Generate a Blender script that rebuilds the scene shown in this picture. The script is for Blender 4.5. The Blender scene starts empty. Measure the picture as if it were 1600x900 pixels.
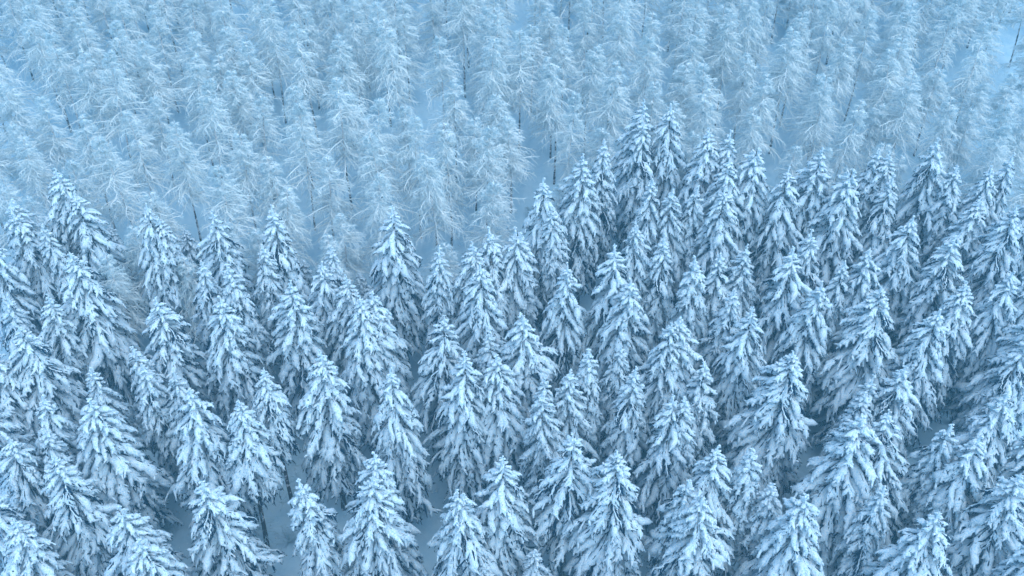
import bpy, math
import numpy as np
from mathutils import Vector, Matrix

scene = bpy.context.scene
COL = scene.collection
PI = math.pi

# ------------------------------------------------------------------ camera, sky, light, exposure
PITCH = 39.0            # degrees below the horizon
CAM_Z = 78.8
FPX = 1500.0            # focal length in pixels of the 1600 px wide photograph
cam_d = bpy.data.cameras.new('camera')
cam_d.sensor_width = 36.0
cam_d.lens = 36.0 * FPX / 1600.0
cam_d.clip_start = 0.5
cam_d.clip_end = 3000.0
cam = bpy.data.objects.new('camera', cam_d)
COL.objects.link(cam)
cam.location = (0, 0, CAM_Z)
cam.rotation_euler = (math.radians(90.0 - PITCH), 0, 0)
scene.camera = cam

SUN_EL, SUN_AZ = 62.0, 135.0      # azimuth measured from +y towards +x
world = bpy.data.worlds.new('World')
scene.world = world
world.use_nodes = True
wn = world.node_tree.nodes
wl = world.node_tree.links
bg = wn['Background']
sky = wn.new('ShaderNodeTexSky')
sky.sky_type = 'NISHITA'
sky.sun_disc = False
sky.sun_elevation = math.radians(SUN_EL)
sky.sun_rotation = math.radians(SUN_AZ)
sky.altitude = 1200.0
sky.air_density = 3.2
sky.dust_density = 0.0
sky.ozone_density = 10.0
wl.new(sky.outputs[0], bg.inputs[0])
bg.inputs[1].default_value = 0.065

sun_d = bpy.data.lights.new('sun', 'SUN')
sun_d.energy = 1.5
sun_d.angle = math.radians(100.0)
sun_d.color = (1.0, 0.89, 0.76)
sun = bpy.data.objects.new('sun', sun_d)
COL.objects.link(sun)
_az, _el = math.radians(SUN_AZ), math.radians(SUN_EL)
sdir = Vector((math.sin(_az) * math.cos(_el), math.cos(_az) * math.cos(_el), math.sin(_el)))
sun.rotation_euler = sdir.to_track_quat('Z', 'Y').to_euler()
sun.location = sdir * 200

vs = scene.view_settings
vs.view_transform = 'Standard'
vs.look = 'None'
vs.gamma = 1.0
vs.use_curve_mapping = False
vs.exposure = 1.45

cy = scene.cycles
cy.max_bounces = 3
cy.diffuse_bounces = 2
cy.glossy_bounces = 1
cy.transmission_bounces = 1
cy.volume_bounces = 1
cy.transparent_max_bounces = 4
cy.caustics_reflective = False
cy.caustics_refractive = False

# ------------------------------------------------------------------ materials
def new_mat(name):
    m = bpy.data.materials.new(name)
    m.use_nodes = True
    nt = m.node_tree
    b = nt.nodes['Principled BSDF']
    return m, nt, b

def noise(nt, scale, detail=3.0, rough=0.55, coord='Object'):
    tc = nt.nodes.new('ShaderNodeTexCoord')
    n = nt.nodes.new('ShaderNodeTexNoise')
    n.inputs['Scale'].default_value = scale
    n.inputs['Detail'].default_value = detail
    n.inputs['Roughness'].default_value = rough
    nt.links.new(tc.outputs[coord], n.inputs['Vector'])
    return n

def ramp(nt, fac, stops):
    r = nt.nodes.new('ShaderNodeValToRGB')
    cr = r.color_ramp
    while len(cr.elements) < len(stops):
        cr.elements.new(0.5)
    for e, (p, c) in zip(cr.elements, stops):
        e.position = p
        e.color = (c[0], c[1], c[2], 1)
    nt.links.new(fac, r.inputs[0])
    return r

def bump(nt, b, height, strength, dist):
    bp = nt.nodes.new('ShaderNodeBump')
    bp.inputs['Strength'].default_value = strength
    bp.inputs['Distance'].default_value = dist
    nt.links.new(height, bp.inputs['Height'])
    nt.links.new(bp.outputs[0], b.inputs['Normal'])

def mat_snow():
    m, nt, b = new_mat('bough_snow')
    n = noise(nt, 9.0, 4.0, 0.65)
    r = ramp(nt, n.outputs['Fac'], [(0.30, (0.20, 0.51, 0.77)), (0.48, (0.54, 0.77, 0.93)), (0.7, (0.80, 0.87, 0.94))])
    nt.links.new(r.outputs[0], b.inputs['Base Color'])
    b.inputs['Roughness'].default_value = 0.8
    b.inputs['Specular IOR Level'].default_value = 0.06
    bump(nt, b, n.outputs['Fac'], 0.8, 0.12)
    return m

def mat_needles():
    m, nt, b = new_mat('spruce_needles')
    n = noise(nt, 3.0, 3.0)
    r = ramp(nt, n.outputs['Fac'], [(0.35, (0.004, 0.022, 0.052)), (0.7, (0.010, 0.042, 0.090))])
    nt.links.new(r.outputs[0], b.inputs['Base Color'])
    b.inputs['Roughness'].default_value = 0.8
    b.inputs['Specular IOR Level'].default_value = 0.03
    return m

def mat_rime(name, lo, hi):
    m, nt, b = new_mat(name)
    n = noise(nt, 2.2, 3.0)
    r = ramp(nt, n.outputs['Fac'], [(0.35, lo), (0.65, hi)])
    nt.links.new(r.outputs[0], b.inputs['Base Color'])
    b.inputs['Roughness'].default_value = 0.8
    b.inputs['Specular IOR Level'].default_value = 0.1
    return m

def mat_bark(name='snow_plastered_bark', d=0.0):
    m, nt, b = new_mat(name)
    n = noise(nt, 1.6, 4.0, 0.7)
    r = ramp(nt, n.outputs['Fac'], [(0.50 + d, (0.030, 0.027, 0.026)), (0.56 + d, (0.07, 0.07, 0.075)), (0.64 + d, (0.62, 0.67, 0.72))])
    nt.links.new(r.outputs[0], b.inputs['Base Color'])
    b.inputs['Roughness'].default_value = 0.9
    bump(nt, b, n.outputs['Fac'], 0.6, 0.05)
    return m

def mat_ground():
    m, nt, b = new_mat('ground_snow')
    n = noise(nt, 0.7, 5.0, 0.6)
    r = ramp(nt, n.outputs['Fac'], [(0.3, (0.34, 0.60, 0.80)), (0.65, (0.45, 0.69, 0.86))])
    nt.links.new(r.outputs[0], b.inputs['Base Color'])
    b.inputs['Roughness'].default_value = 0.8
    b.inputs['Specular IOR Level'].default_value = 0.1
    bump(nt, b, n.outputs['Fac'], 0.5, 0.25)
    return m

M_SNOW = mat_snow()
M_NEEDLE = mat_needles()
M_RIME = mat_rime('rimed_twigs', (0.25, 0.45, 0.57), (0.50, 0.72, 0.84))
M_LARCH = mat_rime('frosted_larch_twigs', (0.58, 0.78, 0.88), (0.78, 0.90, 0.95))
M_LTWIG = mat_rime('rimed_larch_twiglets', (0.27, 0.50, 0.65), (0.50, 0.74, 0.87))
M_LTRUNK = mat_bark('rime_crusted_larch_bark', -0.2)
M_BARK = mat_bark()
M_LBARK = mat_bark('frosted_larch_bark', -0.09)
M_GROUND = mat_ground()

# ------------------------------------------------------------------ mesh building with numpy
class Geo:
    def __init__(self):
        self.v, self.f, self.m, self.n = [], [], [], 0
    def add(self, verts, faces, mat=0):
        verts = np.asarray(verts, dtype=np.float32).reshape(-1, 3)
        faces = np.asarray(faces, dtype=np.int64)
        self.v.append(verts)
        self.f.append(faces + self.n)
        self.m.append(np.full(len(faces), mat, dtype=np.int32))
        self.n += len(verts)
    def mesh(self, name, mats, smooth=True):
        me = bpy.data.meshes.new(name)
        v = np.concatenate(self.v)
        tot = np.concatenate([np.full(len(f), f.shape[1], dtype=np.int32) for f in self.f])
        loops = np.concatenate([f.ravel() for f in self.f]).astype(np.int32)
        mi = np.concatenate(self.m)
        me.vertices.add(len(v)); me.vertices.foreach_set('co', v.ravel())
        me.loops.add(len(loops)); me.loops.foreach_set('vertex_index', loops)
        me.polygons.add(len(tot))
        st = np.zeros(len(tot), dtype=np.int32); st[1:] = np.cumsum(tot)[:-1]
        me.polygons.foreach_set('loop_start', st)
        me.polygons.foreach_set('loop_total', tot)
        me.polygons.foreach_set('material_index', mi)
        me.polygons.foreach_set('use_smooth', np.full(len(tot), smooth, dtype=bool))
        for m in mats:
            me.materials.append(m)
        me.update(calc_edges=True)
        return me

def unit(a):
    return a / np.maximum(np.linalg.norm(a, axis=-1, keepdims=True), 1e-6)

def sweep(geo, P, R, K, rng, flat=1.0, lift=0.0, jit=0.0, side=None, mat=0):
    """tubes along the paths P (B,N,3) with radii R (B,N); K points round; lift moves the tube up by that share of its radius"""
    B, N, _ = P.shape
    T = unit(np.gradient(P, axis=1))
    if side is None:
        Z = np.zeros_like(T); Z[..., 2] = 1.0
        S = np.cross(T, Z)
        bad = np.linalg.norm(S, axis=-1) < 1e-3
        S[bad] = (1, 0, 0)
        S = unit(S)
    else:
        S = np.broadcast_to(side[:, None, :], T.shape)
        S = unit(S - T * np.sum(S * T, axis=-1, keepdims=True))
    U = np.cross(S, T)
    C = P + U * (R * lift)[..., None]
    a = np.linspace(0, 2 * PI, K, endpoint=False)
    rr = R[:, :, None] * (1.0 + jit * rng.uniform(-1, 1, (B, N, K)))
    V = C[:, :, None, :] + S[:, :, None, :] * (rr * np.cos(a))[..., None] + U[:, :, None, :] * (rr * flat * np.sin(a))[..., None]
    i = np.arange(B)[:, None, None]; j = np.arange(N - 1)[None, :, None]; k = np.arange(K)[None, None, :]
    k2 = (k + 1) % K
    base = i * N * K
    F = np.stack(np.broadcast_arrays(base + j * K + k, base + j * K + k2, base + (j + 1) * K + k2, base + (j + 1) * K + k), axis=-1)
    geo.add(V, F.reshape(-1, 4), mat)

def blades(geo, A, D, L, W, rng, mat=0):
    """slim pointed needle sprays: root A, direction D, length L, width W, each a three-sided spike"""
    n = len(A)
    D = unit(D)
    S = unit(np.cross(D, rng.normal(size=(n, 3))))
    U = np.cross(S, D)
    V = np.empty((n, 4, 3))
    for q in range(3):
        an = q * 2 * PI / 3
        V[:, q] = A + (S * math.cos(an) + U * math.sin(an)) * W[:, None]
    V[:, 3] = A + D * L[:, None]
    b = np.arange(n)[:, None] * 4
    F = np.concatenate([b + np.array([[0, 1, 3]]), b + np.array([[1, 2, 3]]), b + np.array([[2, 0, 3]])])
    geo.add(V, F, mat)

_g = (1 + 5 ** 0.5) / 2
ICO_V = unit(np.array([(-1, _g, 0), (1, _g, 0), (-1, -_g, 0), (1, -_g, 0), (0, -1, _g), (0, 1, _g), (0, -1, -_g), (0, 1, -_g), (_g, 0, -1), (_g, 0, 1), (-_g, 0, -1), (-_g, 0, 1)], dtype=float))
ICO_F = np.array([(0, 11, 5), (0, 5, 1), (0, 1, 7), (0, 7, 10), (0, 10, 11), (1, 5, 9), (5, 11, 4), (11, 10, 2), (10, 7, 6), (7, 1, 8),
                  (3, 9, 4), (3, 4, 2), (3, 2, 6), (3, 6, 8), (3, 8, 9), (4, 9, 5), (2, 4, 11), (6, 2, 10), (8, 6, 7), (9, 8, 1)])
def clods(geo, C, R, rng, mat=0):
    n = len(C)
    V = C[:, None, :] + ICO_V[None] * (R[:, None] * rng.uniform(0.75, 1.2, (n, 12)))[..., None]
    F = (np.arange(n)[:, None, None] * 12 + ICO_F[None]).reshape(-1, 3)
    geo.add(V, F, mat)

def along(P, s):
    """points at parameters s (B,M) in 0..1 of the paths P (B,N,3), and tangents"""
    B, N, _ = P.shape
    x = np.clip(s, 0, 0.9999) * (N - 1)
    i0 = np.floor(x).astype(int); fr = (x - i0)[..., None]
    bi = np.arange(B)[:, None]
    a, b = P[bi, i0], P[bi, i0 + 1]
    return a + (b - a) * fr, unit(b - a)

def bough_paths(z, az, L, e0, e1, N, rng, wig=0.06, bow=0.8, twist=0.35):
    B = len(z)
    s = np.linspace(0, 1, N)
    el = e0[:, None] + (e1 - e0)[:, None] * s[None, :] ** bow
    st = L[:, None] / (N - 1)
    rad = np.concatenate([np.zeros((B, 1)), np.cumsum(np.cos(el[:, :-1]) * st, axis=1)], axis=1) + 0.06
    zz = z[:, None] + np.concatenate([np.zeros((B, 1)), np.cumsum(np.sin(el[:, :-1]) * st, axis=1)], axis=1)
    curl = rng.normal(0, twist, B)[:, None] * s[None, :] ** 1.5 + rng.normal(0, wig, (B, N)) * s[None, :]
    azz = az[:, None] + curl
    return np.stack([rad * np.cos(azz), rad * np.sin(azz), zz], axis=-1)

# ------------------------------------------------------------------ spruce: trunk, crown (needled boughs), snow on the boughs
def spruce_meshes(tag, seed, H=20.0, radius=2.5, base=0.28, droop=0.0, shape=0.8, dens=1.0, fork=0, bare=0.0, load=1.0, shed_share=0.06):
    rng = np.random.default_rng(seed)
    snow, need, trunk = Geo(), Geo(), Geo()
    lean = rng.normal(0, 0.012, 2)
    # trunk
    zt = np.linspace(-0.6, H * 0.985, 14)
    rt = 0.19 * (1 - (zt.clip(0) / H)) ** 0.8 + 0.02
    rt[0] *= 1.35
    P = np.stack([lean[0] * zt + 0.04 * np.sin(zt * 0.5 + seed), lean[1] * zt + 0.04 * np.cos(zt * 0.43 + seed), zt], -1)[None]
    sweep(trunk, P, rt[None], 9, rng, jit=0.08, side=np.array([[1.0, 0, 0]]))
    # dead frosted twigs on the bare lower trunk
    nd = 70
    zd = rng.uniform(0.08, base + 0.22, nd) * H
    Pd = bough_paths(zd, rng.uniform(0, 2 * PI, nd), rng.uniform(0.7, 2.0, nd) * radius / 2.5, rng.normal(0.0, 0.2, nd), rng.normal(-0.55, 0.25, nd), 6, rng, 0.12)
    sweep(trunk, Pd, np.linspace(0.026, 0.008, 6)[None] * np.ones((nd, 1)), 4, rng, mat=1)
    q, tq = along(Pd, rng.uniform(0.3, 1, (nd, 9)))
    dd = tq + rng.normal(0, 0.7, tq.shape); dd[..., 2] -= 0.3
    blades(trunk, q.reshape(-1, 3), dd.reshape(-1, 3), rng.uniform(0.2, 0.6, nd * 9), np.full(nd * 9, 0.010), rng, mat=1)

    # boughs: whorls from the crown base to the tip
    zs, azs, ts = [], [], []
    t = 0.0
    ph = rng.uniform(0, 6)
    while t < 0.985:
        k = int(round((5.6 - 2.0 * t) * dens)) + rng.integers(0, 2)
        a = ph + np.arange(k) * 2 * PI / k + rng.normal(0, 0.22, k)
        ph += rng.uniform(0.4, 1.1)
        tt = np.clip(t + rng.normal(0, 0.008, k), 0, 0.99)
        ts += list(tt); azs += list(a)
        t += 0.026 + 0.005 * (1 - t) + rng.uniform(-0.003, 0.003)
    ts, azs = np.array(ts), np.array(azs)
    keep = rng.uniform(size=len(ts)) > bare * (1 - ts) ** 0.5
    ts, azs = ts[keep], azs[keep]
    B = len(ts)
    # uneven outline: sectors of the crown reach out more or less
    sect = 1 + 0.13 * np.sin(azs * 2 + seed) * np.sin(ts * 9 + seed * 1.7) + 0.10 * np.sin(azs * 3 - ts * 14 + seed) + 0.15 * np.cos(azs - seed)
    dist = (1 - ts) * (1 - base) * H
    reach = radius * (1 - np.exp(-(dist / shape) ** 1.12)) * sect * rng.uniform(0.78, 1.18, B)
    reach *= np.interp(ts, [0, 0.12, 0.4], [0.68, 0.85, 1.0])
    L = reach * 1.5 + 0.22
    e0 = np.interp(ts, [0, 0.5, 0.85, 1], [-0.62, -0.50, -0.20, 0.45]) + rng.normal(0, 0.17, B) - droop * 0.6
    e1 = np.interp(ts, [0, 0.5, 0.85, 1], [-1.28, -1.20, -1.02, -0.4]) + rng.normal(0, 0.16, B) - droop
    e1 = np.maximum(e1, -1.5)
    z0 = (base + (0.965 - base) * ts) * H
    cx, cyy = lean[0] * z0 + 0.04 * np.sin(z0 * 0.5 + seed), lean[1] * z0 + 0.04 * np.cos(z0 * 0.43 + seed)
    N = 15
    P = bough_paths(z0, azs, L, e0, e1, N, rng, 0.035, twist=0.24)
    P[..., 0] += cx[:, None]; P[..., 1] += cyy[:, None]
    side = np.stack([-np.sin(azs), np.cos(azs), np.zeros(B)], -1)
    s = np.linspace(0, 1, N)
    prof = np.interp(s, [0, 0.15, 0.4, 0.8, 0.92, 1.0], [0.35, 0.6, 1.0, 1.0, 0.8, 0.12])
    shed = rng.uniform(size=B) < shed_share * (1 - 0.6 * ts)      # boughs that have dropped their snow
    full = rng.uniform(0.75, 1.3, B) * load * np.where(shed, 0.3, 1.0) * np.interp(ts, [0, 0.25, 0.5], [0.5, 0.8, 1.0])   # sheltered low boughs catch less
    R0 = (0.105 + 0.047 * L) * full
    lump = 1 + 0.30 * rng.uniform(-1, 1, (B, N))
    sweep(snow, P, R0[:, None] * prof[None] * lump, 6, rng, flat=0.95, lift=0.35, jit=0.12, side=side)
    # side shoots, feathered along each bough and hanging from it, with their own load of snow
    M = 9
    sj = (np.arange(M) + 0.5) / M * 0.86 + 0.12 + rng.normal(0, 0.02, (B, M))
    sg = np.where(np.arange(M) % 2 == 0, 1.0, -1.0)[None] * np.where(rng.uniform(size=(B, 1)) > 0.5, 1, -1)
    Q, T = along(P, sj)
    al = rng.normal(0.42, 0.13, (B, M))
    D = T * np.cos(al)[..., None] + side[:, None, :] * (sg * np.sin(al))[..., None]
    ll = (0.17 + 0.20 * L[:, None] * np.interp(sj, [0, 0.3, 0.6, 1], [0.6, 1.0, 0.8, 0.3])) * rng.uniform(0.65, 1.25, (B, M))
    ll *= np.minimum(1, 0.35 + L[:, None] * 0.5)
    n2 = 5
    u = np.array([0, 0.3, 0.62, 0.9, 1.0])
    P2 = Q[:, :, None, :] + D[:, :, None, :] * (ll[..., None] * u)[..., None]
    P2[..., 2] -= (ll * rng.uniform(0.15, 0.65, (B, M)))[..., None] * u ** 1.6
    P2 = P2.reshape(B * M, n2, 3)
    ok = (rng.uniform(size=B * M) > np.repeat(np.interp(ts, [0, 0.25, 0.55], [0.55, 0.3, 0.12]), M) / load) & ~np.repeat(shed, M)
    R2 = ((0.056 + 0.066 * ll) * rng.uniform(0.65, 1.3, (B, M)) * load).reshape(-1)
    pr2 = np.interp(u, [0, 0.3, 0.62, 0.9, 1.0], [0.6, 1.0, 1.0, 0.75, 0.1])
    rad2 = R2[:, None] * pr2[None] * (1 + 0.28 * rng.uniform(-1, 1, (B * M, n2)))
    sweep(snow, P2[ok], rad2[ok], 5, rng, flat=0.95, lift=0.4, jit=0.12)
    # rime on the twig ends: fine white spikes that feather the outline of the snow
    qr = 6
    Ar, Tr = along(P2[ok], rng.uniform(0.1, 1.0, (int(ok.sum()), qr)))
    dr = Tr * 0.7 + rng.normal(0, 0.65, Tr.shape)
    nr = Ar.shape[0] * qr
    rr_ = np.repeat(R2[ok], qr)
    blades(snow, Ar.reshape(-1, 3), dr.reshape(-1, 3), rr_ * rng.uniform(1.6, 2.9, nr), rr_ * rng.uniform(0.22, 0.36, nr), rng)
    # needles: sprays round and under every shoot
    qn = 7
    A, Ta = along(P2, rng.uniform(0.05, 1.0, (B * M, qn)))
    dn = Ta * 0.5 + rng.normal(0, 0.5, Ta.shape); dn[..., 2] -= 0.6
    sc = np.repeat(np.clip(ll.reshape(-1) / 0.6, 0.4, 1.3), qn)
    nn = B * M * qn
    blades(need, A.reshape(-1, 3), dn.reshape(-1, 3), rng.uniform(0.16, 0.36, nn) * sc, rng.uniform(0.03, 0.055, nn) * sc, rng)
    # needled stem of each bough and shoot
    sweep(need, P[:, ::2] - np.array([0, 0, 0.03]), (R0 * 0.75)[:, None] * np.interp(s[::2], [0, 0.2, 0.8, 1], [0.35, 0.8, 0.7, 0.1])[None], 4, rng, jit=0.2, side=side)
    sweep(need, P2[:, ::2] - np.array([0, 0, 0.035]), (R2 * 0.8)[:, None] * pr2[None, ::2], 3, rng, jit=0.25)
    # leader(s): the snow crusted tip
    tips = [(0.0, 0.0, H)]
    if fork == 1:
        tips = [(0.30, 0.05, H), (-0.36, 0.0, H - 0.35)]
    if fork == 2:
        tips = [(0.42, 0.1, H - 0.3), (-0.3, 0.12, H), (0.02, -0.3, H - 0.9)]
    x0, y0 = lean[0] * H, lean[1] * H
    for (tx, ty, tz) in tips:
        n3 = 10
        w = np.linspace(0, 1, n3)
        zb = H - 1.9
        Pl = np.stack([x0 + tx * w ** 0.7, y0 + ty * w ** 0.7, zb + (tz - zb) * w], -1)[None]
        rl = np.interp(w, [0, 0.5, 0.85, 1], [0.15, 0.11, 0.08, 0.025]) * (1 + 0.3 * rng.uniform(-1, 1, n3)) * load
        sweep(snow, Pl, rl[None], 8, rng, jit=0.15, side=np.array([[1.0, 0, 0]]))
        nb = 16
        wb = rng.uniform(0.1, 0.97, nb)
        qx = np.stack([x0 + tx * wb ** 0.7, y0 + ty * wb ** 0.7, zb + (tz - zb) * wb], -1)
        ab = rng.uniform(0, 2 * PI, nb)
        Lb = 0.14 + 0.42 * (1 - wb)
        Pb = bough_paths(np.zeros(nb), ab, Lb, rng.normal(0.5, 0.25, nb), rng.normal(-0.5, 0.3, nb), 5, rng)
        Pb = Pb + qx[:, None, :]
        sweep(snow, Pb, (0.075 * rng.uniform(0.7, 1.25, nb))[:, None] * np.array([[0.7, 1.0, 1.05, 0.8, 0.1]]), 6, rng, flat=0.9, lift=0.3, jit=0.18)
        blades(need, (Pb[:, 2] - np.array([0, 0, 0.03])), rng.normal(0, 0.6, (nb, 3)) - np.array([0, 0, 0.5]), np.full(nb, 0.16), np.full(nb, 0.025), rng)
    return (trunk.mesh('spruce_trunk_' + tag, [M_BARK, M_RIME]),
            need.mesh('spruce_crown_' + tag, [M_NEEDLE], smooth=False),
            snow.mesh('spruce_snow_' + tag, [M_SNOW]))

# ------------------------------------------------------------------ larch: dark trunk, bare crown of frosted twigs
def larch_meshes(tag, seed, H=16.0, radius=3.0, base=0.38, up=0.0, dens=1.0):
    rng = np.random.default_rng(seed)
    trunk, crown = Geo(), Geo()
    zt = np.linspace(-0.6, H, 16)
    rt = 0.17 * (1 - (zt.clip(0) / H)) ** 0.85 + 0.018
    bend = rng.normal(0, 0.25, 2)
    def axis(z):
        w = z / H
        return np.stack([bend[0] * w ** 2 * 2 + 0.05 * np.sin(z * 0.6 + seed), bend[1] * w ** 2 * 2 + 0.05 * np.cos(z * 0.5), z], -1)
    lowz, upz = np.linspace(-0.6, H * 0.36, 9), np.linspace(H * 0.36, H, 12)
    for zz, mi in ((lowz, 0), (upz, 1)):
        rr = 0.115 * (1 - (zz.clip(0) / H)) ** 0.85 + 0.018
        sweep(trunk, axis(zz)[None], rr[None], 7, rng, jit=0.08, side=np.array([[1.0, 0, 0]]), mat=mi)
    B = int(100 * dens)
    t = np.sort(rng.uniform(0, 1, B) ** 0.9)
    az = rng.uniform(0, 2 * PI, B)
    z0 = (base + (0.985 - base) * t) * H
    sect = 1 + 0.2 * np.sin(az * 2 + seed + t * 6) + 0.12 * np.sin(az * 3 - t * 11)
    L = radius * (1 - t) ** 0.78 * sect * rng.uniform(0.6, 1.2, B) * np.interp(t, [0, 0.12, 1], [0.65, 1.0, 1.0]) * 1.08 + 0.25
    e0 = np.interp(t, [0, 0.6, 1], [0.02, 0.14, 0.7]) + rng.normal(0, 0.15, B) + up
    e1 = np.interp(t, [0, 0.6, 1], [-0.50, -0.42, 0.1]) + rng.normal(0, 0.2, B) + up
    N = 8
    P = bough_paths(np.zeros(B), az, L, e0, e1, N, rng, 0.035, twist=0.16)
    P += axis(z0)[:, None, :]
    s = np.linspace(0, 1, N)
    sweep(crown, P, (0.024 + 0.014 * L)[:, None] * np.interp(s, [0, 0.5, 1], [1.0, 0.85, 0.3])[None], 5, rng, jit=0.2, lift=0.2)
    M = 15
    sj = (np.arange(M) + 0.5) / M * 0.88 + 0.11 + rng.normal(0, 0.02, (B, M))
    Q, T = along(P, sj)
    side = np.stack([-np.sin(az), np.cos(az), np.zeros(B)], -1)
    sg = np.where(np.arange(M) % 2 == 0, 1.0, -1.0)[None]
    al = rng.normal(0.85, 0.25, (B, M))
    D = T * np.cos(al)[..., None] + side[:, None, :] * (sg * np.sin(al))[..., None]
    D[..., 2] += rng.normal(-0.15, 0.25, (B, M))
    ll = (0.22 + 0.34 * L[:, None] * np.interp(sj, [0, 0.3, 1], [0.6, 1.0, 0.35])) * rng.uniform(0.6, 1.3, (B, M))
    u = np.linspace(0, 1, 4)
    P2 = Q[:, :, None, :] + D[:, :, None, :] * (ll[..., None] * u)[..., None]
    P2[..., 2] -= (ll * rng.uniform(0.1, 0.5, (B, M)))[..., None] * u ** 1.8
    P2 = P2.reshape(B * M, 4, 3)
    sweep(crown, P2, (0.013 + 0.012 * ll.reshape(-1))[:, None] * np.array([[1, 0.9, 0.75, 0.3]]), 3, rng)
    qn = 9
    A, Ta = along(P2, rng.uniform(0.1, 1.0, (B * M, qn)))
    dn = Ta * 0.6 + rng.normal(0, 0.6, Ta.shape); dn[..., 2] -= 0.25
    n = B * M * qn
    blades(crown, A.reshape(-1, 3), dn.reshape(-1, 3), rng.uniform(0.10, 0.32, n), rng.uniform(0.007, 0.011, n), rng, mat=1)
    return (trunk.mesh('larch_trunk_' + tag, [M_LBARK, M_LTRUNK]), crown.mesh('larch_crown_' + tag, [M_LARCH, M_LTWIG], smooth=False))

# ------------------------------------------------------------------ the hillside
SLOPE = 0.26
def ground_z(x, y):
    s = SLOPE * (y - 40.1)
    if y > 170:                       # levels out towards the ridge
        d = y - 170
        s = SLOPE * (170 - 40.1) + SLOPE * 90 * (1 - math.exp(-d / 90))
    if y < 20:                        # and towards the valley floor
        d = 20 - y
        s = SLOPE * (20 - 40.1) - SLOPE * 60 * (1 - math.exp(-d / 60))
    return s + 0.45 * math.sin(x * 0.11 + 1.3) * math.sin(y * 0.09) + 0.18 * math.sin(x * 0.37 + y * 0.23) + 0.09 * math.sin(x * 0.9 - y * 0.7)

def axis_steps(lo, hi, flo, fhi, fine, coarse):
    a = list(np.arange(lo, flo, coarse)) + list(np.arange(flo, fhi, fine)) + list(np.arange(fhi, hi + 1, coarse))
    return a
gx = axis_steps(-600, 600, -90, 90, 1.0, 20)
gy = axis_steps(-500, 800, 30, 180, 1.0, 20)
rngg = np.random.default_rng(5)
V = np.array([[(x, y, ground_z(x, y)) for x in gx] for y in gy], dtype=np.float32)
V[..., 2] += rngg.normal(0, 0.06, V.shape[:2])
nx, ny = len(gx), len(gy)
ii = (np.arange(ny - 1)[:, None] * nx + np.arange(nx - 1)[None]).ravel()
g = Geo()
g.add(V, np.stack([ii, ii + 1, ii + nx + 1, ii + nx], -1))
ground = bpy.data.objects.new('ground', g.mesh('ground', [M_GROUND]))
ground['kind'] = 'structure'
ground['label'] = 'smooth snow covered hillside between the trees'
COL.objects.link(ground)

# ------------------------------------------------------------------ placing trees
SP, CP = math.sin(math.radians(PITCH)), math.cos(math.radians(PITCH))
def ray(px, py):
    a, b = (px - 800) / FPX, (450 - py) / FPX
    return Vector((a, CP + b * SP, -SP + b * CP))
def project(x, y, z):
    dz = z - CAM_Z
    dep = y * CP - dz * SP
    return 800 + FPX * x / dep, 450 - FPX * (y * SP + dz * CP) / dep, dep
def base_under(px, py, h):
    """foot of a tree of height h whose tip the camera sees at that pixel: where the sight line is h above the hillside"""
    d = ray(px, py)
    lo, hi = 20.0, 260.0
    for _ in range(50):
        t = (lo + hi) / 2
        p = d * t
        if p.z + CAM_Z > ground_z(p.x, p.y) + h:
            lo = t
        else:
            hi = t
    p = d * lo
    return p.x, p.y, ground_z(p.x, p.y)

SPRUCE = {}
def kind(code, *a, **k):
    SPRUCE[code] = spruce_meshes(code, *a, **k)
kind('n1', 11, radius=2.50, droop=0.00, shape=5.0)
kind('n2', 12, radius=2.70, droop=0.08, shape=4.7, base=0.25)
kind('n3', 13, radius=2.40, droop=0.12, shape=5.2, base=0.30, load=1.1)
kind('n4', 14, radius=2.60, droop=-0.05, shape=4.8, dens=0.92, shed_share=0.2)
kind('b1', 21, radius=3.10, droop=-0.10, shape=5.2, base=0.22)
kind('b2', 22, radius=3.00, droop=0.05, shape=4.3, base=0.26, load=1.12)
kind('s1', 31, radius=1.95, droop=0.15, shape=5.0, base=0.30)
kind('s2', 32, radius=1.90, droop=0.10, shape=4.4, base=0.34, load=1.1)
kind('f1', 41, radius=2.60, droop=0.02, shape=3.6, fork=1)
kind('f2', 42, radius=2.45, droop=0.05, shape=3.6, fork=2)
kind('h1', 43, radius=2.60, droop=0.05, shape=4.3, base=0.57, shed_share=0.12)
kind('o1', 51, radius=2.80, droop=-0.06, shape=4.6, bare=0.42, dens=0.95, load=0.95, shed_share=0.2)

LARCH = [larch_meshes('a', 61, radius=3.1),
         larch_meshes('b', 62, radius=3.4, up=0.1, base=0.36),
         larch_meshes('c', 63, radius=2.8, up=-0.2, base=0.40),
         larch_meshes('d', 64, radius=3.3, up=-0.06, base=0.36, dens=1.1),
         larch_meshes('e', 65, radius=2.7, up=0.08, base=0.42, dens=0.9),
         larch_meshes('f', 66, radius=3.0, up=0.0, base=0.18, dens=1.15),
         larch_meshes('g', 67, radius=2.8, up=-0.1, base=0.16, dens=1.1)]

def link(name, data, parent=None):
    o = bpy.data.objects.new(name, data)
    COL.objects.link(o)
    if parent is not None:
        o.parent = parent
    return o

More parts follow.
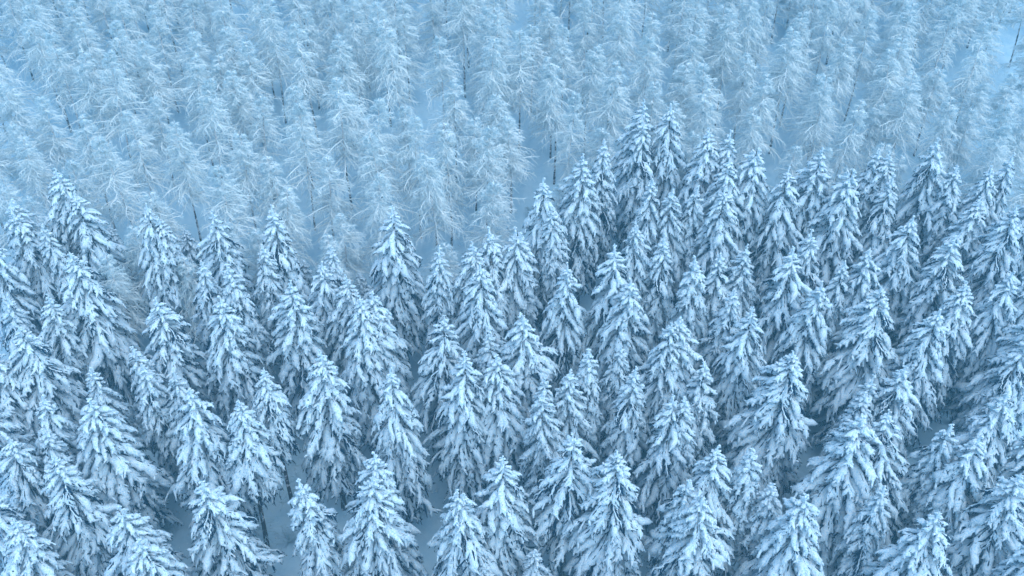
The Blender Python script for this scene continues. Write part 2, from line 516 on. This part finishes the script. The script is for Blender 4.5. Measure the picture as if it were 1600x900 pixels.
# tips of the spruces as seen from the camera (pixel of the 1600 x 900 photograph), kind, height in metres
TIPS = [
 (3,307,'n1',19),(37,324,'n3',19),(78,262,'n1',20),(121,303,'n2',19),(74,344,'s1',18),(115,388,'b1',20),(216,315,'n2',20),(240,337,'n1',18.5),
 (337,324,'n4',19.5),(310,401,'s1',18),(432,332,'n3',19.5),(405,378,'s1',18),(380,415,'s2',19),(449,435,'n1',20),(496,411,'n2',18),(520,384,'s2',17),
 (340,460,'n2',20),(245,465,'n4',19.5),(50,462,'n1',18.5),(5,470,'n3',18),(37,499,'b1',19.5),(216,536,'n3',17.5),(148,577,'s1',17),(250,577,'n3',17),
 (410,582,'h1',19.5),(496,553,'n1',20),(61,620,'n2',18.5),(71,671,'s1',18),(92,701,'b1',20),(145,624,'b2',19.5),(283,603,'b1',20),(358,630,'h1',20),
 (226,560,'s1',17.5),(332,745,'n4',18.5),(207,779,'f1',18),(229,850,'b2',18),(6,816,'n1',19),(486,742,'n3',18.5),(2,690,'n2',18),
 (614,327,'n4',20),(677,381,'s1',19),(739,378,'n1',18.5),(776,361,'n3',19),(807,356,'f2',18),(857,280,'n2',20),(877,320,'s1',18.5),(915,240,'n1',20),
 (888,411,'n2',20),(965,381,'n4',20),(985,430,'n2',19.5),(757,412,'n2',20),(592,453,'b2',19),(560,469,'n1',20),(672,489,'o1',19),(811,492,'f2',19),
 (1006,340,'n1',19),(1046,374,'n3',19),(932,546,'s2',18.5),(722,556,'n4',20),(898,566,'n1',18),(965,533,'s1',17),(609,583,'n2',20),(760,520,'s2',17),
 (790,563,'b2',18.5),(992,577,'n3',19),(1046,496,'b1',19),(857,590,'s1',18),(530,435,'n1',18),
 (994,158,'n1',20.5),(1013,187,'n3',20),(1056,160,'n2',20.5),(943,224,'s1',19.5),(1019,270,'s1',19),(1053,290,'n1',18.5),
 (1112,207,'n1',20),(1139,210,'n3',19.5),(1141,246,'n2',19.5),(1191,227,'f1',19.5),(1279,227,'n1',20),(1232,268,'n2',19.5),(1335,265,'f1',20),(1367,230,'s1',19),
 (1392,233,'n1',19),(1478,215,'n4',20.5),(1509,257,'s2',18.5),(1549,262,'n1',19),(1580,243,'n3',19.5),(1396,285,'n3',19),(1070,296,'n3',18.5),
 (1131,300,'n2',20),(1131,398,'s1',18.5),(1092,385,'n3',19.5),(1172,380,'n1',18.5),(1249,390,'n4',20),(1293,354,'n3',19),(1428,337,'n2',19.5),
 (1529,310,'n1',19),(1590,320,'b1',20.5),(1482,371,'n4',20),(1367,388,'b1',19.5),(1316,405,'s1',18.5),(1279,428,'n2',20),(1512,440,'n1',19.5),
 (1391,455,'b1',20),(1465,475,'n2',19.5),(1178,475,'n4',20),(1141,445,'s1',18),(1242,545,'b1',20.5),(1067,496,'n1',19),(1421,563,'n4',19),
 (1586,425,'n2',19.5),(1597,536,'n3',19),(1114,691,'n2',19.5),(1075,620,'s1',19),(1178,698,'s2',19),(1330,651,'b2',20),(1337,610,'s1',18),
 (1411,651,'o1',19.5),(1364,600,'n3',18),(1566,613,'b1',20),(1526,674,'n2',19.5),(1384,762,'s1',18),(1465,789,'b1',20),(1270,782,'b2',20),
 (1094,782,'f2',19),(1597,742,'b1',20),(574,705,'n2',20),(554,735,'b1',19.5),(702,768,'f1',19),(787,722,'n4',19),(891,671,'o1',20),(976,718,'b1',20.5),
 (834,857,'s1',13),(762,885,'s2',12.5),(1060,620,'n4',19),(854,613,'n1',18),(1063,738,'n3',18.5),(1110,570,'s1',17.5),(1478,652,'n3',18.5),(1215,760,'s2',16),
 (-28,372,'n2',19.5),(-22,545,'b1',19),(-35,610,'n1',19.5),(-30,755,'n4',19.5),(1632,300,'n2',19.5),(1640,395,'n1',19.5),(1638,492,'b1',20),(1640,668,'b2',20),(1636,850,'n2',20),
 (470,398,'s1',9),(562,428,'s2',8),(640,424,'s1',8),(172,350,'s2',9),(290,356,'s1',10),(826,398,'s2',9),
 # the next row, just below the frame, which shades the ground in front
 (45,945,'n1',19),(170,952,'n2',19),(285,948,'b1',19),(405,958,'n4',19),(520,945,'n2',19),(640,955,'n1',19),(770,960,'b2',19),(900,950,'n3',19),(1020,955,'n2',19),(1150,948,'b1',19),(1290,955,'n1',19),(1430,950,'n4',19),(1560,945,'n2',19),
]
rng = np.random.default_rng(77)
TREES = []
for i, (px, py, code, h) in enumerate(TIPS):
    bx, by, bz = base_under(px, py, h)
    TREES.append((px, py, code, h, bx, by, bz))

# labels: rows of tips counted from the front
ORD = ['first', 'second', 'third', 'fourth', 'fifth', 'sixth', 'seventh', 'eighth', 'ninth', 'tenth', 'eleventh', 'twelfth', 'thirteenth', 'fourteenth',
       'fifteenth', 'sixteenth', 'seventeenth', 'eighteenth', 'nineteenth', 'twentieth', 'twenty-first', 'twenty-second', 'twenty-third', 'twenty-fourth', 'twenty-fifth', 'twenty-sixth', 'twenty-seventh', 'twenty-eighth', 'twenty-ninth', 'thirtieth']
LOOK = {'n': 'snow laden spruce', 'b': 'broad snow laden spruce', 's': 'slender snow laden spruce', 'f': 'fork tipped snowy spruce', 'h': 'high crowned snowy spruce', 'o': 'thinly branched snowy spruce'}
BANDS = [(900, 9999), (760, 900), (660, 760), (590, 660), (530, 590), (450, 530), (395, 450), (340, 395), (285, 340), (240, 285), (-99, 240)]
n_front = len(TREES)
labels = {}
for bi, (lo, hi) in enumerate(BANDS):
    bi -= 1
    row = sorted([i for i in range(n_front) if lo <= TREES[i][1] < hi], key=lambda i: TREES[i][0])
    for k, i in enumerate(row):
        q = len(row) - 1 - k
        side_, n_ = ('left', k) if k <= q else ('right', q)
        labels[i] = '%s, %s from %s edge along %s row of tips from front' % (LOOK[TREES[i][2][0]], ORD[n_], side_, ORD[bi]) if bi >= 0 else \
            '%s just below the bottom edge, %s from %s edge' % (LOOK[TREES[i][2][0]], ORD[n_], side_)
for i, (px, py, code, h, bx, by, bz) in enumerate(TREES):
    root = link('spruce_tree', None)
    root.location = (bx, by, bz)
    w = rng.uniform(0.98, 1.18) * (h / 20.0) ** 0.5 * (1.06 if py > 640 else 1.0)
    root.scale = (w, w * rng.uniform(0.95, 1.05), h / 20.0)
    root.rotation_euler = (rng.normal(0, 0.022), rng.normal(0, 0.022), rng.uniform(0, 2 * PI))
    root['label'] = labels[i]
    root['category'] = 'spruce tree'
    root['group'] = 'snow laden spruces'
    tm, cm, sm = SPRUCE[code]
    link('trunk', tm, root)
    c = link('crown', cm, root)
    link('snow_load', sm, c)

# larches: planted in loose rows behind the spruces
spr = np.array([(t[4], t[5]) for t in TREES])
CLEAR = [(815, 847, 292, 365)]     # glades where the snow shows
LT = []
rl = np.random.default_rng(91)
pts = np.zeros((0, 2))
for _try in range(12000):
    by = rl.uniform(60, 141); bx = rl.uniform(-0.68 * by - 8, 0.68 * by + 8)
    if len(pts) and np.hypot(pts[:, 0] - bx, pts[:, 1] - by).min() < 4.0:
        continue
    h = rl.uniform(12.0, 17.5)
    bz = ground_z(bx, by)
    tx, ty, dep = project(bx, by, bz + h)
    fx, fy, fd = project(bx, by, bz)
    mx, my, md = project(bx, by, bz + h * 0.4)
    if tx < -70 or tx > 1670 or fy < -15:
        continue
    if np.hypot(spr[:, 0] - bx, spr[:, 1] - by).min() < 2.8:
        continue
    near = np.abs(spr[:, 0] - bx) < 2.6            # behind the last spruce of its column
    lim = spr[:, 1][near].max() - 1.0 if near.any() else 72
    if by < lim:
        continue
    over = False
    for f_ in (0.0, 0.15, 0.3, 0.45, 0.6, 0.75, 0.9):
        qx, qy, _d = project(bx, by, bz + h * f_)
        m_ = 6 if f_ < 0.3 else 30 * (1 - f_) + 4
        over = over or any(a - m_ < qx < b + m_ and c < qy < d for a, b, c, d in CLEAR)
    if over:
        continue
    pts = np.vstack([pts, (bx, by)])
    LT.append((bx, by, bz, h, tx, ty))
LT.sort(key=lambda t: -t[5])
NROW = 14
LT = [(i * NROW // len(LT),) + t for i, t in enumerate(LT)]
print('spruces', len(TREES), 'larches', len(LT))
used_rows = sorted({t[0] for t in LT})
for rk, ri in enumerate(used_rows):
    row = sorted([t for t in LT if t[0] == ri], key=lambda t: t[5])
    for k, (_, bx, by, bz, h, tx, ty) in enumerate(row):
        root = link('larch_tree', None)
        root.location = (bx, by, bz)
        w = rl.uniform(0.88, 1.12)
        root.scale = (w, w, h / 16.0)
        root.rotation_euler = (rl.normal(0, 0.02), rl.normal(0, 0.02), rl.uniform(0, 2 * PI))
        q = len(row) - 1 - k
        side_, n_ = ('left', k) if k <= q else ('right', q)
        root['label'] = 'frosted bare larch, %s from %s edge along the %s row of larch tips behind spruces' % (ORD[n_], side_, ORD[rk])
        root['category'] = 'larch tree'
        root['group'] = 'frosted larches behind the spruces'
        tm, cm = LARCH[rl.integers(5, 7) if by > 110 and rl.uniform() < 0.8 else rl.integers(0, 5)]
        link('trunk', tm, root)
        link('crown', cm, root)

# clumps of snow fallen from the boughs
rc = np.random.default_rng(515)
nC = 4500
cx_ = rc.uniform(-48, 48, nC); cy_ = rc.uniform(38, 92, nC)
cz_ = np.array([ground_z(a_, b_) for a_, b_ in zip(cx_, cy_)])
rC = rc.uniform(0.05, 0.10, nC) * (1 + 1.6 * rc.uniform(0, 1, nC) ** 4)
g = Geo()
clods(g, np.stack([cx_, cy_, cz_ + rC * 0.2], -1), rC, rc)
fc = link('fallen_snow', g.mesh('fallen_snow', [M_SNOW]))
fc['kind'] = 'stuff'
fc['label'] = 'small clumps of snow fallen under the spruces'

# frosted shrubs on the snow in the gaps between the trees
def ground_at(px, py):
    return base_under(px, py, 0.0)
rs = np.random.default_rng(303)
def shrub_mesh(seed, h):
    r = np.random.default_rng(seed)
    g_ = Geo()
    n = 34
    Pp = bough_paths(np.full(n, -0.1), r.uniform(0, 2 * PI, n), r.uniform(0.6, 1.15, n) * h, r.uniform(0.7, 1.45, n), r.uniform(-0.5, 0.6, n), 7, r, 0.1)
    sweep(g_, Pp, np.linspace(0.028, 0.009, 7)[None] * np.ones((n, 1)), 4, r)
    A_, T_ = along(Pp, r.uniform(0.25, 1.0, (n, 14)))
    dd_ = T_ + r.normal(0, 0.6, T_.shape)
    blades(g_, A_.reshape(-1, 3), dd_.reshape(-1, 3), r.uniform(0.15, 0.5, n * 14), np.full(n * 14, 0.011), r)
    return g_.mesh('shrub_%d' % seed, [M_RIME])
for k, (px, py, h, lab) in enumerate([
        (455, 846, 1.8, 'bare frosted shrub on shaded snow at the foot of high crowned spruces'),
        (650, 805, 1.4, 'small bare frosted shrub in the snowy lane near the bottom centre'),
        (262, 826, 1.6, 'twiggy frosted shrub in the snowy gap at lower left'),
        (832, 335, 1.3, 'little frosted shrub on the open snow where larches meet spruces'),
        (1425, 706, 1.7, 'twiggy frosted shrub between spruces at lower right')]):
    x_, y_, z_ = ground_at(px, py)
    o = link('frosted_shrub', shrub_mesh(400 + k, h))
    o.location = (x_, y_, z_)
    o['label'] = lab
    o['category'] = 'shrub'
    o['group'] = 'frosted shrubs in the gaps'

# ------------------------------------------------------------------ the cold hazy air
HAZE = 0.0012
zlo = float(V[..., 2].min()) - 1.0
ztop = 100.0
hm = bpy.data.materials.new('cold_haze')
hm.use_nodes = True
nt = hm.node_tree
nt.nodes.remove(nt.nodes['Principled BSDF'])
pv = nt.nodes.new('ShaderNodeVolumePrincipled')
pv.inputs['Color'].default_value = (0.25, 0.69, 1.0, 1)
pv.inputs['Density'].default_value = HAZE
pv.inputs['Anisotropy'].default_value = 0.0
nt.links.new(pv.outputs[0], nt.nodes['Material Output'].inputs['Volume'])
g = Geo()
X0, X1, Y0, Y1 = -620, 620, -520, 820
hv = [(x, y, z) for z in (zlo, ztop) for y in (Y0, Y1) for x in (X0, X1)]
g.add(np.array(hv), np.array([[0, 2, 3, 1], [4, 5, 7, 6], [0, 1, 5, 4], [2, 6, 7, 3], [0, 4, 6, 2], [1, 3, 7, 5]]))
haze = link('haze', g.mesh('haze', [hm], smooth=False))
haze['kind'] = 'stuff'
haze['label'] = 'cold pale haze between the trees'
